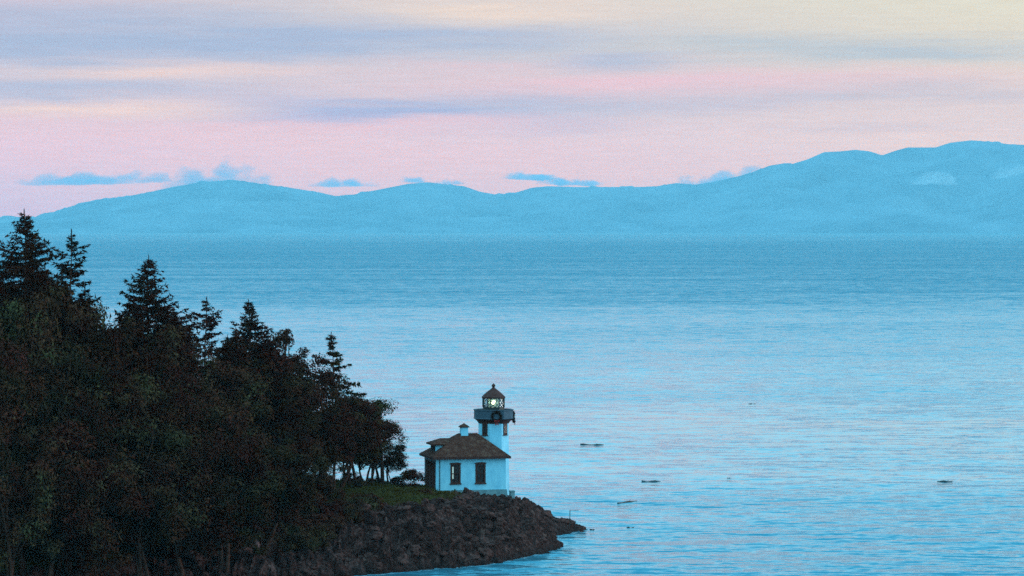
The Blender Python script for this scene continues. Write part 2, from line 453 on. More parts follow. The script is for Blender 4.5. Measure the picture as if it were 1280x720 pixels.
for j in range(ny):
    tj = j / (ny - 1)                      # 0 = shore, .62 = crest, 1 = behind
    Y = YS + tj * (YR - YS) / 0.62
    up = min(1.0, tj / 0.62); dn = max(0.0, (tj - 0.62) / 0.38)
    for i in range(nx):
        X = (xs[i] - 640) / F * YR
        p = Vector((X / 1500, Y / 1100, 0))
        spur = abs(mnoise.noise(p * 1.5)) * 0.9 + 0.45 * abs(mnoise.noise(p * 3.3)) + 0.25 * abs(mnoise.noise(p * 8.0))
        body = up ** 0.8 * (1 - 0.85 * spur * (1 - up) ** 0.6 * 1.1) if dn == 0 else (1 - 0.6 * dn)
        z = hh[i] * max(body, 0.0) - (30 if j == 0 else 0)
        if dn == 0 and up > 0.93:
            z += 34 * (0.5 - abs(mnoise.noise(Vector((X / 420, 2, 3)))) * 1.6) * (0.6 if dn == 0 else 0) + 26 * mnoise.noise(Vector((X / 150, 5, 1))) + 13 * mnoise.noise(Vector((X / 45, 5, 2)))
        Vs.append((X, Y, z))
for j in range(ny - 1):
    for i in range(nx - 1):
        a = j * nx + i; Fs.append((a, a + 1, a + nx + 1, a + nx))
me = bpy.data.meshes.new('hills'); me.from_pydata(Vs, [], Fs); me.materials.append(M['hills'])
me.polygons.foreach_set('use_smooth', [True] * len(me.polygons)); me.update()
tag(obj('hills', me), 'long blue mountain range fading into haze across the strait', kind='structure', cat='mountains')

# air between the headland and the far shore
hz = MB(); hz.box(-17500, 17500, -400, HAZE_FAR, -40, HAZE_TOP)
tag(hz.build('haze', volume_mat('blue_haze', (0.62, 0.95, 1.0), HAZE_K)), 'blue evening haze over the strait', 'haze', kind='stuff')

# ------------------------------------------------------------------ clouds over the range
M['cloud'] = volume_mat('dusk_cloud', (0.22, 0.46, 0.62), 0.0013)
M['wisp'] = volume_mat('pale_wisp', (1.0, 1.0, 1.0), 0.0006)
def cloud(name, px, py, hw, hh_, Y, seed, mat, label, thick=1400.0, tilt=0.0, group=None, na=0.7):
    c = P(px, py, Y); s = Y / F
    nu, nv = 110, 44
    W_, H_ = hw * s, hh_ * s
    tk = np.zeros((nv, nu))
    for j in range(nv):
        for i in range(nu):
            a, b = -1 + 2 * i / (nu - 1), -1 + 2 * j / (nv - 1)
            n = mnoise.fractal(Vector((a * hw / 26 + seed * 3, b * hh_ / 16, seed)), 0.8, 2.1, 5)
            bb = b + 0.45 + 0.10 * mnoise.noise(Vector((a * hw / 30 + seed, 3, 0)))                 # flat base, heaped top
            hump = 0.55 + 0.75 * mnoise.noise(Vector((a * hw / 24 + seed, 1.7, seed)))
            env = 1 - abs(a) ** 2.2 - (bb / max(0.15, 0.55 + hump * 0.8)) ** 2 if bb > 0 else 1 - abs(a) ** 2.2 - (bb / 0.22) ** 2
            edge = min(1, (1 - abs(a)) * 5, (1 - abs(b)) * 5)
            tk[j, i] = max(0.0, 1.0 * env + na * n + 0.12) ** 2.0 * edge
    vs, fs = [], []
    for sgn in (-1, 1):
        for j in range(nv):
            for i in range(nu):
                a, b = -1 + 2 * i / (nu - 1), -1 + 2 * j / (nv - 1)
                vs.append((a * W_, sgn * (tk[j, i] * thick / 2 + 0.5), b * H_ + tilt * a * W_))
    off = nu * nv
    for j in range(nv - 1):
        for i in range(nu - 1):
            k = j * nu + i
            fs.append((k, k + 1, k + nu + 1, k + nu)); fs.append((off + k, off + k + nu, off + k + nu + 1, off + k + 1))
    rim = [i for i in range(nu)] + [j * nu + nu - 1 for j in range(1, nv)] + [(nv - 1) * nu + i for i in range(nu - 2, -1, -1)] + [j * nu for j in range(nv - 2, 0, -1)]
    for q in range(len(rim)):
        a, b = rim[q], rim[(q + 1) % len(rim)]
        fs.append((a, off + a, off + b, b))
    me = bpy.data.meshes.new(name); me.from_pydata(vs, [], fs); me.materials.append(mat); me.update()
    return tag(obj(name, me, loc=c), label, 'cloud', group)
YC = 41000.0
CL = [(122, 222, 108, 14, 3.1, 'long low blue cloud bank floating left of the summit', 0.02),
      (268, 223, 80, 31, 9.4, 'tall blue cloud capping the left summit', 0.05),
      (432, 228, 48, 9, 5.2, 'small blue cloud over the dip right of the capped summit', 0.0),
      (512, 224, 24, 7, 7.7, 'tiny blue cloud touching the middle hump of the range', 0.0),
      (562, 227, 22, 6, 2.4, 'faint tiny cloud just right of the middle hump', 0.0),
      (668, 219, 42, 9, 6.6, 'small dark blue cloud above the central saddle', 0.0),
      (712, 226, 44, 9, 8.8, 'thin cloud lying low on the ridge right of the saddle', -0.02),
      (908, 222, 64, 16, 4.5, 'pale blue cloud resting where the high peaks begin', 0.02)]
for px, py, hw, h2, sd_, lb, tl in CL:
    cloud('cloud', px, py, hw, h2, YC, sd_, M['cloud'], lb, 1500, tl, None, 0.5 if hw > 65 else 0.75)
cloud('cloud', 1172, 224, 42, 12, 26200, 1.3, M['wisp'], 'pale wisp of cloud against the slope of the highest peak', 600, -0.05, None, 1.1)
cloud('cloud', 1262, 214, 22, 11, 26600, 6.1, M['wisp'], 'small pale wisp at the right edge on the high slope', 600, 0.25, None, 1.1)

# ------------------------------------------------------------------ headland
shore = np.array([(-160, 215), (-110, 246), (-80, 262), (-55, 274), (-35, 286), (-20, 298), (-11.7, 306.3), (-2.5, 314.3), (0.6, 320.3), (3.66, 327.5), (5.0, 332.4), (4.4, 336), (4.25, 343.6),
                  (6.2, 347), (8.4, 351), (7.4, 357), (3, 363), (-4, 368), (-13, 376), (-26, 388), (-46, 400), (-80, 416), (-160, 440)], float)
def sdist(x, y):
    best = 1e9; inside = False
    n = len(shore)
    for i in range(n):
        ax, ay = shore[i]; bx, by = shore[(i + 1) % n]
        ex, ey = bx - ax, by - ay
        t = max(0.0, min(1.0, ((x - ax) * ex + (y - ay) * ey) / (ex * ex + ey * ey)))
        d = math.hypot(x - ax - t * ex, y - ay - t * ey)
        if d < best: best = d
        if (ay > y) != (by > y) and x < (bx - ax) * (y - ay) / (by - ay) + ax: inside = not inside
    return best if inside else -best
PX = [-160, -110, -80, -50, -35, -20, -12, -8, -5.5, -4, -2, -0.5, 1.3, 2.3, 4.2, 6.3, 8.4]
PZt = [24, 18, 13.5, 9.5, 7.4, 5.2, 4.7, 4.4, 4.2, 4.0, 3.75, 3.55, 2.6, 2.0, 1.15, 0.5, 0.1]
def sm(t): t = max(0.0, min(1.0, t)); return t * t * (3 - 2 * t)
def base_h(x, y, d):
    pl = float(np.interp(x, PX, PZt))
    D = float(np.interp(x, [-60, -20, -4, 2, 8], [24, 13, 7.5, 2.6, 1.4]))
    if d <= 0: return -0.25 + 0.5 * max(d, -4)
    h = pl * (min(1.0, d / D)) ** 0.75
    if y > 352: h *= 1 - 0.75 * sm((y - 352) / 26.0)
    return h - 0.12
def rough_amt(x, y, d):
    a = (1.0 if d > 0.5 else 0.7) * (1 - 0.72 * sm((x - 0.5) / 4.0) * (1 if y > 340 else 0.3))
    if -9 < x < 1 and y > 346: a *= 0.25
    g = grass_amt(x, y, d)
    return a * (1 - 0.75 * g)
def grass_amt(x, y, d):
    if d < 4: return 0.0
    up = sm((y - 312 - 1.5 * (x + 18)) / 9.0)
    fx = sm((-3.0 - x) / 6.0)
    return up * fx
def height(x, y, rough=True):
    d = sdist(x, y)
    h = base_h(x, y, d)
    if not rough: return h
    k = rough_amt(x, y, d)
    q = Vector((x, y, 0))
    r1 = 1 - abs(mnoise.noise(q * 0.32 + Vector((3, 9, 0)))) * 2
    r2 = 1 - abs(mnoise.noise(q * 0.85)) * 2
    c = mnoise.cell(Vector((x * 0.62 + 0.35 * mnoise.noise(q * 0.7), y * 0.45, 0)))
    c2 = mnoise.cell(Vector((x * 1.5 + 0.3 * mnoise.noise(q), y * 1.1, 7)))
    r3 = mnoise.noise(q * 2.3)
    lv = h + 0.9 * mnoise.noise(q * 0.12) + 0.25 * x
    ph = lv / 0.95; fr = ph - math.floor(ph)
    ledge = (sm(min(1.0, fr * 2.2)) - fr) * 0.95
    crack = -0.55 * max(0.0, 1 - abs(mnoise.noise(Vector((x * 0.45, y * 0.28, 4)))) * 9)
    big = mnoise.noise(q * 0.15 + Vector((1, 5, 0))) * 0.9 * sm((d - 1.0) / 4.0) * (0.0 if x > -9 and y > 343 else 1.0)
    return h + k * (big + 0.34 * r1 + 0.26 * r2 + 0.42 * (c - .4) + 0.32 * (c2 - .4) + 0.16 * r3 + 0.7 * ledge + crack)
gx = list(np.arange(-150, -60, 3.0)) + list(np.arange(-60, -32, 0.8)) + list(np.arange(-32, 10.5, 0.24))
gy = list(np.arange(222, 268, 3.0)) + list(np.arange(268, 300, 0.8)) + list(np.arange(300, 358, 0.36)) + list(np.arange(358, 442, 2.0))
Vs = []; G = []
for y in gy:
    for x in gx:
        Vs.append((x, y, height(x, y)))
        G.append(grass_amt(x, y, sdist(x, y)) if -60 < x else 0.6)
nx = len(gx); Fs = []
for j in range(len(gy) - 1):
    for i in range(nx - 1):
        a = j * nx + i
        if max(Vs[a][2], Vs[a + 1][2], Vs[a + nx][2], Vs[a + nx + 1][2]) > -1.2:
            Fs.append((a, a + 1, a + nx + 1, a + nx))
me = bpy.data.meshes.new('headland'); me.from_pydata(Vs, [], Fs); me.materials.append(M['rock'])
at = me.attributes.new('grass', 'FLOAT', 'POINT'); at.data.foreach_set('value', G); me.update()
tag(obj('headland', me), 'dark rocky headland sloping down to the sea with a grassy top', kind='structure', cat='headland')

# pale swash where the ripples meet the rocks
fm = bpy.data.materials.new('foam'); fm.use_nodes = True
ft = NT(fm.node_tree); fb_ = fm.node_tree.nodes['Principled BSDF']
fp = ft.new('ShaderNodeNewGeometry').outputs['Position']
fb_.inputs['Base Color'].default_value = (0.55, 0.66, 0.70, 1); fb_.inputs['Roughness'].default_value = 0.7
ft.put(fb_.inputs['Alpha'], ft.ramp(ft.noise(ft.mapping(fp, (0.9, 1.4, 1)), 1.0, 6.0, 0.7, .6), [(0.50, 0.0), (0.66, 0.75)]))
Vf, Ff = [], []
ring = []
for i in range(4, 16):
    a, b = Vector(shore[i]), Vector(shore[i + 1]); m_ = max(2, int((b - a).length / 0.5))
    for q in range(m_): ring.append((a.lerp(b, q / m_), (b - a).normalized()))
for i, (p, d) in enumerate(ring):
    nr_ = Vector((d.y, -d.x))
    wd = 0.5 + 0.7 * max(0, mnoise.noise(Vector((i * .21, 3, 0))))
    wob = 0.35 * mnoise.noise(Vector((i * .3, 9, 0)))
    for o_ in (-0.7, wob + wd): Vf.append((p.x + nr_.x * o_, p.y + nr_.y * o_, 0.012))
for i in range(len(ring) - 1): Ff.append((2 * i, 2 * i + 1, 2 * i + 3, 2 * i + 2))
me = bpy.data.meshes.new('foam'); me.from_pydata(Vf, [], Ff); me.materials.append(fm); me.update()
tag(obj('foam', me), 'broken pale swash along the foot of the rocks', 'foam', kind='stuff')

# ------------------------------------------------------------------ lighthouse
ANG = R(13.0)
W_, L_ = 7.45, 6.0
ZF, ZE = 4.29, 7.58
org = P(545, 612.5, 349.0)
lh = empty('lighthouse', (org.x, org.y, ZF), ANG)
tag(lh, 'white lighthouse with octagonal tower and brown hipped roof house on the rocky point', 'lighthouse')
HW = ZE - ZF
def wall_holes(mb, u0, u1, z0, z1, holes, f, depth):
    us = sorted({u0, u1, *[h[0] for h in holes], *[h[1] for h in holes]}); zs = sorted({z0, z1, *[h[2] for h in holes], *[h[3] for h in holes]})
    for i in range(len(us) - 1):
        for j in range(len(zs) - 1):
            a, b = (us[i] + us[i + 1]) / 2, (zs[j] + zs[j + 1]) / 2
            if any(h[0] < a < h[1] and h[2] < b < h[3] for h in holes): continue
            mb.add([f(us[i], 0, zs[j]), f(us[i + 1], 0, zs[j]), f(us[i + 1], 0, zs[j + 1]), f(us[i], 0, zs[j + 1])], [(0, 1, 2, 3)])
    for h in holes:
        a, b, c, d = h[:4]
        q = [(a, c), (b, c), (b, d), (a, d)]
        for k in range(4):
            (u_, z_), (u2, z2) = q[k], q[(k + 1) % 4]
            mb.add([f(u_, 0, z_), f(u2, 0, z2), f(u2, depth, z2), f(u_, depth, z_)], [(0, 1, 2, 3)])
wins = [(1.62, 1.62 + 0.92, 0.72, 2.72), (4.28, 4.28 + 0.92, 0.72, 2.72)]
mb = MB()
wall_holes(mb, 0, W_, 0, HW, wins, lambda u, v, z: (u, v, z), 0.2)
mb.add([(W_, 0, 0), (W_, L_, 0), (W_, L_, HW), (W_, 0, HW)], [(0, 1, 2, 3)])
mb.add([(W_, L_, 0), (0, L_, 0), (0, L_, HW), (W_, L_, HW)], [(0, 1, 2, 3)])
PO = (0.35, L_ - 0.3, 0.0, HW - 0.35)
wall_holes(mb, 0, L_, 0, HW, [PO], lambda u, v, z: (v, L_ - u, z), 0.12)
mb.build('wall', M['white'], lh)
# foundation
mb = MB()
f0 = [(-0.10, -0.10), (W_ + 0.10, -0.10), (W_ + 0.10, L_ + 0.1), (-0.10, L_ + 0.1)]; f1 = [(-0.22, -0.22), (W_ + 0.22, -0.22), (W_ + 0.22, L_ + 0.2), (-0.22, L_ + 0.2)]
mb.add([(x, y, -0.005) for x, y in f0] + [(x, y, -1.9) for x, y in f1], [(0, 1, 2, 3), (1, 0, 4, 5), (2, 1, 5, 6), (3, 2, 6, 7), (0, 3, 7, 4)])
mb.build('foundation', M['greywhite'], lh)
# porch on the landward side: recess coloured near-black for shade, back wall, posts, door
mb = MB()
pv0, pv1, pz1 = L_ - PO[1], L_ - PO[0], PO[3]
D0 = 1.6
mb.add([(D0, pv0, 0.01), (D0, pv1, 0.01), (D0, pv1, pz1), (D0, pv0, pz1)], [(0, 1, 2, 3)])
mb.add([(0.12, pv0, 0.01), (D0, pv0, 0.01), (D0, pv0, pz1), (0.12, pv0, pz1)], [(0, 1, 2, 3)])
mb.add([(0.12, pv1, 0.01), (D0, pv1, 0.01), (D0, pv1, pz1), (0.12, pv1, pz1)], [(0, 1, 2, 3)])
mb.add([(0.12, pv0, pz1), (D0, pv0, pz1), (D0, pv1, pz1), (0.12, pv1, pz1)], [(0, 1, 2, 3)])
mb.build('porch', M['dark'], lh)
mb = MB(); mb.box(0.02, D0, pv0, pv1, -0.2, 0.008); mb.build('porch_floor', M['greywhite'], lh)
mb = MB(); mb.box(D0 - 0.06, D0 - 0.004, 2.4, 3.5, 0.012, 2.2); d_ = mb.build('door', M['brown'], lh)
mb = MB(); mb.lathe([(0.04, 1.0), (0.05, 1.05), (0.04, 1.1)], 8, D0 - 0.11, 2.52); mb.build('handle', M['metal'], d_)
for v_ in (pv0 + 0.05, pv0 + 1.45, pv0 + 2.9, pv0 + 4.3, pv1 - 0.30):
    mb = MB(); mb.box(-0.02, 0.20, v_, v_ + 0.24, 0.01, pz1 - 0.18); mb.build('porch_post', M['postbrown'], lh)
mb = MB(); mb.box(-0.025, 0.22, pv0 + .002, pv1 - .002, pz1 - 0.18, pz1 + 0.0); mb.build('porch_beam', M['brown'], lh)
# front windows
for k, (a, b, c, d) in enumerate(wins):
    fr = MB()
    t = 0.10
    fr.box(a - 0.08, a + t, -0.05, 0.12, c, d); fr.box(b - t, b + 0.08, -0.05, 0.12, c, d)
    fr.box(a + t, b - t, -0.045, 0.12, d - t, d); fr.box(a + t, b - t, -0.045, 0.12, c, c + t)
    fr.box(a + t, b - t, 0.0, 0.11, (c + d) / 2 - 0.04, (c + d) / 2 + 0.04)
    fr.box((a + b) / 2 - 0.025, (a + b) / 2 + 0.025, 0.02, 0.10, c + t, (c + d) / 2 - .04); fr.box((a + b) / 2 - 0.025, (a + b) / 2 + 0.025, 0.02, 0.10, (c + d) / 2 + .04, d - t)
    wo_ = fr.build('window', M['brown'], lh)
    pn = MB(); pn.box(a + 0.01, b - 0.01, 0.14, 0.19, c + 0.01, d - 0.01); pn.build('pane', M['pane'], wo_)
    ln = MB()
    n_ = 8
    top = [(a - 0.16 + (b - a + 0.32) * i / n_, d + 0.10 + 0.06 * math.sin(math.pi * i / n_)) for i in range(n_ + 1)]
    vs = [(u_, y_, d + 0.002) for y_ in (-0.09, 0.02) for u_ in (a - 0.16, b + 0.16)]
    ring = [(a - 0.16, d + .002)] + top + [(b + 0.16, d + .002)]
    nr = len(ring)
    ln.add([(u_, -0.09, z_) for u_, z_ in ring] + [(u_, -0.003, z_) for u_, z_ in ring],
           [tuple(range(nr)), tuple(range(2 * nr - 1, nr - 1, -1))] + [(q, nr + q, nr + (q + 1) % nr, (q + 1) % nr) for q in range(nr)])
    ln.build('lintel', M['brown'], wo_)
    sl = MB(); sl.box(a - 0.15, b + 0.15, -0.12, 0.03, c - 0.13, c - 0.003); sl.build('sill', M['brown'], wo_)
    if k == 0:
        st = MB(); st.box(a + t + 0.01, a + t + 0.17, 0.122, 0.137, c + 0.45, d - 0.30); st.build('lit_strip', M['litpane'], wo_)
mb = MB(); mb.box(0.36, 0.43, -0.10, -0.02, 0.0, HW - 0.02); mb.build('downspout', M['metal'], lh)
# hipped roof with thick eaves
ov = 0.42
ZR = 10.03 - ZF
c0 = [(-ov, -ov), (W_ + ov, -ov), (W_ + ov, L_ + ov), (-ov, L_ + ov)]
r0, r1, rm = 3.0, 5.05, L_ / 2
mb = MB()
zb, zt = HW - 0.02, HW + 0.20
inn = [(0.02, 0.02), (W_ - 0.02, 0.02), (W_ - 0.02, L_ - 0.02), (0.02, L_ - 0.02)]
mid = []
mb.add([(x, y, zb) for x, y in c0] + [(x, y, zt) for x, y in c0] + [(r0, rm, ZR), (r1, rm, ZR)],
       [(0, 3, 2, 1), (0, 1, 5, 4), (1, 2, 6, 5), (2, 3, 7, 6), (3, 0, 4, 7), (4, 5, 9, 8), (5, 6, 9), (6, 7, 8, 9), (7, 4, 8)])
roof = mb.build('roof', M['roof'], lh)
mb = MB()
for (xa, ya), (xb, yb) in zip(c0, c0[1:] + c0[:1]):
    dxx, dyy = xb - xa, yb - ya; ll = math.hypot(dxx, dyy); nx_, ny_ = dyy / ll * 0.06, -dxx / ll * 0.06
    mb.add([(xa + nx_, ya + ny_, zb - 0.03), (xb + nx_, yb + ny_, zb - 0.03), (xb + nx_, yb + ny_, zt - 0.03), (xa + nx_, ya + ny_, zt - 0.03),
            (xa + nx_ * .06, ya + ny_ * .06, zb - 0.03), (xb + nx_ * .06, yb + ny_ * .06, zb - 0.03), (xb + nx_ * .06, yb + ny_ * .06, zt - 0.03), (xa + nx_ * .06, ya + ny_ * .06, zt - 0.03)],
           [(0, 1, 2, 3), (5, 4, 7, 6), (3, 2, 6, 7), (1, 0, 4, 5), (0, 3, 7, 4), (1, 5, 6, 2)])
mb.build('gutter', M['brown'], roof)
# dormer on the landward slope
dv0, dv1 = rm - 1.25, rm + 1.25
zd0, zd1 = HW + 0.42, HW + 1.34
mb = MB()
x0 = 0.30
mb.add([(x0, dv0, zd0 - .3), (x0, dv1, zd0 - .3), (x0, dv1, zd1), (x0, dv0, zd1), (2.3, dv0, zd0 - .3), (2.3, dv1, zd0 - .3), (2.3, dv1, zd1), (2.3, dv0, zd1)],
       [(0, 1, 2, 3), (0, 3, 7, 4), (1, 5, 6, 2), (4, 7, 6, 5), (3, 2, 6, 7), (0, 4, 5, 1)])
dm = mb.build('dormer', M['white'], lh)
mb = MB(); mb.box(x0 - 0.03, x0 - 0.004, dv0 + 0.2, dv1 - 0.2, zd0 + .12, zd1 - 0.12); mb.build('louvre', M['dark'], dm)
mb = MB()
o_ = 0.32
q = [(x0 - o_ - .1, dv0 - o_), (x0 - o_ - .1, dv1 + o_), (2.75, dv1 + o_), (2.75, dv0 - o_)]
mb.add([(x, y, zd1 - .04) for x, y in q] + [(x, y, zd1 + .10) for x, y in q] + [(x0 + 0.75, rm, zd1 + .62), (2.9, rm, zd1 + .62)],
       [(0, 1, 2, 3), (1, 0, 4, 5), (2, 1, 5, 6), (3, 2, 6, 7), (0, 3, 7, 4), (5, 4, 8), (6, 5, 8, 9), (4, 7, 9, 8), (7, 6, 9)])
mb.build('dormer_roof', M['roof'], dm)
# ridge ventilator
mb = MB(); mb.box(3.25, 4.0, rm - 0.38, rm + 0.38, ZR - 0.5, ZR + 0.62); cu = mb.build('ventilator', M['white'], lh)
mb = MB(); mb.lathe([(0.70, ZR + 0.625), (0.70, ZR + 0.70), (0.42, ZR + 0.86), (0.10, ZR + 1.0), (0.06, ZR + 1.06)], 4, 3.625, rm, R(45)); mb.build('ventilator_cap', M['roof'], cu)

# tower
TY = 354.6
ts = TY / F
tc_ = P(616.9, 612, TY)
lc = Matrix.Rotation(-ANG, 3, 'Z') @ (tc_ - Vector((org.x, org.y, 0)))
tx, ty = lc.x, lc.y
def zt_(py): return HC - (py - YH) * ts - ZF
RT = R(22.5) - R(4)      # octagon turned slightly from the house
def rr(px): return px * ts
mb = MB()
mb.lathe([(rr(20.3), -1.9), (rr(20.2), 0), (rr(19.4), zt_(527.5))], 8, tx, ty, RT)
tw = mb.build('tower', M['white'], lh)
ap = math.cos(R(22.5))
for kf in (5, 7):       # windows high on the landward and the seaward face
    an = RT + R(45) * (kf - 0.5) 
    cdir = Vector((math.cos(an), math.sin(an), 0)); tdir = Vector((-math.sin(an), math.cos(an), 0))
    def bx(mb, w2, z0, z1, d0, d1):
        rad = rr(19.45) * ap
        pts = []
        for z in (z0, z1):
            for (s_, dd) in ((-w2, d0), (w2, d0), (w2, d1), (-w2, d1)):
                p = Vector((tx, ty, z)) + cdir * (rad + dd) + tdir * s_
                pts.append(p)
        mb.add(pts, [(0, 3, 2, 1), (4, 5, 6, 7), (0, 1, 5, 4), (1, 2, 6, 5), (2, 3, 7, 6), (3, 0, 4, 7)])
    mb = MB(); bx(mb, 0.34, zt_(543), zt_(528.6), -0.1, 0.05); wv_ = mb.build('tower_window', M['brown'], tw)
    mb = MB(); bx(mb, 0.24, zt_(541.2), zt_(530), 0.01, 0.062); mb.build('pane', M['pane'], wv_)
    mb = MB(); bx(mb, 0.42, zt_(543.9), zt_(543.02), -0.1, 0.12); mb.build('sill', M['brown'], wv_)
mb = MB(); mb.lathe([(rr(19.6), zt_(529)), (rr(20.6), zt_(527.6)), (rr(21.6), zt_(526.2)), (rr(24.6), zt_(523.9)), (rr(25.4), zt_(523.4))], 8, tx, ty, RT)
mb.build('corbel', M['brown'], tw)
mb = MB()
prf = [(rr(25.4), zt_(523.35)), (rr(25.9), zt_(522.6)), (rr(25.2), zt_(521.8)), (rr(25.2), zt_(513.2)), (rr(26.0), zt_(512.6)), (rr(26.0), zt_(511.6)), (rr(23.4), zt_(511.6)), (rr(23.4), zt_(516)), (rr(1), zt_(516))]
mb.lathe(prf, 8, tx, ty, RT); ga = mb.build('gallery', M['greypaint'], lh)
# lantern
mb = MB(); mb.lathe([(rr(13.9), zt_(516.1)), (rr(13.9), zt_(509.6)), (rr(14.4), zt_(509.3)), (rr(14.4), zt_(508.8)), (rr(1), zt_(508.8))], 8, tx, ty, RT); ln_ = mb.build('lantern', M['metal'], lh)
zg0, zg1 = zt_(508.7), zt_(497.4)
RG = rr(13.5)
mb = MB()
for k in range(8):
    a, b = RT + R(45) * k, RT + R(45) * (k + 1)
    A = Vector((tx + RG * math.cos(a), ty + RG * math.sin(a), 0)); B = Vector((tx + RG * math.cos(b), ty + RG * math.sin(b), 0))
    mb.add([(A.x, A.y, zg0), (B.x, B.y, zg0), (B.x, B.y, zg1), (A.x, A.y, zg1)], [(0, 1, 2, 3)])
mb.build('glass', M['glass'], ln_)
mb = MB()
RB = RG + 0.03
for k in range(8):
    a, b = RT + R(45) * k, RT + R(45) * (k + 1)
    A = Vector((tx + RB * math.cos(a), ty + RB * math.sin(a), 0)); B = Vector((tx + RB * math.cos(b), ty + RB * math.sin(b), 0))
    mb.tube([(A.x, A.y, zg0), (A.x, A.y, zg1)], 0.055, 6)
    for s_ in np.arange(-1.0, 2.0, 0.5):
        for sl in (1, -1):
            pts = []
            for q in range(13):
                z01 = q / 12; uu = s_ + (z01 if sl > 0 else 1 - z01)
                if -1e-6 <= uu <= 1 + 1e-6: pts.append(A.lerp(B, uu) + Vector((0, 0, zg0 + (zg1 - zg0) * z01)))
            if len(pts) >= 2: mb.tube([pts[0], pts[-1]], 0.03, 4)
mb.build('lattice', M['metal'], ln_)
mb = MB(); mb.lathe([(rr(14.6), zt_(498)), (rr(15.2), zt_(497.4)), (rr(15.2), zt_(496.0)), (rr(13.0), zt_(493.9)), (rr(9.6), zt_(490.8)), (rr(5.9), zt_(488.0)), (rr(2.7), zt_(485.6)), (rr(1.7), zt_(484.5))], 8, tx, ty, RT)
lr_ = mb.build('lantern_roof', M['brown'], lh)
mb = MB(); mb.lathe([(rr(1.4), zt_(484.45)), (rr(1.4), zt_(483.8)), (rr(2.3), zt_(483.0)), (rr(2.5), zt_(481.9)), (rr(2.0), zt_(480.7)), (rr(.7), zt_(480.0)), (rr(.4), zt_(479.0))], 10, tx, ty)
mb.build('finial', M['brown'], lr_)
mb = MB(); zl = zt_(502.9)
mb.lathe([(0.05, zg0 + .0), (0.12, zg0 + .05), (0.12, zl - 0.24)], 8, tx, ty); pd = mb.build('lamp_stand', M['metal'], lh)
mb = MB(); mb.lathe([(0.10, zl - 0.235)] + [(0.21 * math.sin(math.pi * i / 9), zl - 0.235 * math.cos(math.pi * i / 9)) for i in range(1, 9)] + [(0.05, zl + 0.235)], 14, tx, ty)
mb.build('lamp', M['lamp'], lh, True)

mb = MB(); mb.lathe([(0.50, zl - .5), (0.56, zl - .25), (0.58, zl), (0.56, zl + .25), (0.50, zl + .5)], 16, tx, ty)
m_, t_, b_ = new_mat('lens_glass')
tr_ = t_.new('ShaderNodeBsdfTransparent'); tr_.inputs[0].default_value = (0.85, 1.0, 0.92, 1)
tl_ = t_.new('ShaderNodeBsdfTranslucent'); tl_.inputs[0].default_value = (0.75, 1.0, 0.85, 1)
mx_ = t_.new('ShaderNodeMixShader'); t_.put(mx_.inputs[0], t_.math('MULTIPLY_ADD', t_.noise(t_.new('ShaderNodeTexCoord').outputs['Object'], 5.0, 2.0), .2, .15))
t_.l.new(tr_.outputs[0], mx_.inputs[1]); t_.l.new(tl_.outputs[0], mx_.inputs[2]); t_.l.new(mx_.outputs[0], m_.node_tree.nodes['Material Output'].inputs['Surface'])
mb.build('lens', m_, ln_, True)

# wreaths hung on the gallery wall
def wreath(kf, label, zc):
    rnd = random.Random(kf)
    an = RT + R(45) * (kf - 0.5)
    root = empty('wreath')
    c = Vector((tx + (rr(25.2) * ap + 0.14) * math.cos(an), ty + (rr(25.2) * ap + 0.14) * math.sin(an), zc + ZF))
    root.location = Matrix.Rotation(ANG, 3, 'Z') @ Vector((c.x, c.y, 0)) + Vector((org.x, org.y, c.z))
    root.rotation_euler = (0, 0, ANG + an - math.pi / 2 + math.pi)    # local -Y looks outward
    tag(root, label, 'wreath', 'holiday wreaths hung on the gallery')
    mb = MB()
    for _ in range(900):
        t = rnd.uniform(0, 2 * math.pi); tt = rnd.uniform(0, 2 * math.pi); r_ = rnd.uniform(0.02, 0.17)
        rad = 0.47 + r_ * math.cos(tt)
        p = Vector((rad * math.cos(t), -0.02 + r_ * math.sin(tt) * .7, rad * math.sin(t)))
        d1 = Vector((rnd.gauss(0, 1), rnd.gauss(0, 1), rnd.gauss(0, 1))).normalized() * 0.11; d2 = Vector((rnd.gauss(0, 1), rnd.gauss(0, 1), rnd.gauss(0, 1))).normalized() * 0.04
        mb.add([p - d2, p + d2, p + d1], [(0, 1, 2)])
    mb.build('greenery', M['wreath'], root)
    mb = MB()
    for s_ in (-1, 1):
        mb.add([(0, -.22, -.46), (s_ * .27, -.26, -.30), (s_ * .29, -.22, -.58)], [(0, 1, 2)])
        mb.add([(0, -.10, -.46), (s_ * .07, -.20, -.48), (s_ * .22, -.17, -.92), (s_ * .05, -.17, -.86)], [(0, 1, 2, 3)])
    mb.lathe([(.03, -.52), (.06, -.48), (.06, -.44), (.03, -.40)], 6, 0, -.17)
    mb.build('bow', M['red'], root)
wreath(6, 'dark round wreath with red bow on the gallery side facing the viewer', zt_(519.5))
wreath(8, 'wreath with red bow seen edge on at the seaward side of the gallery', zt_(521.5))

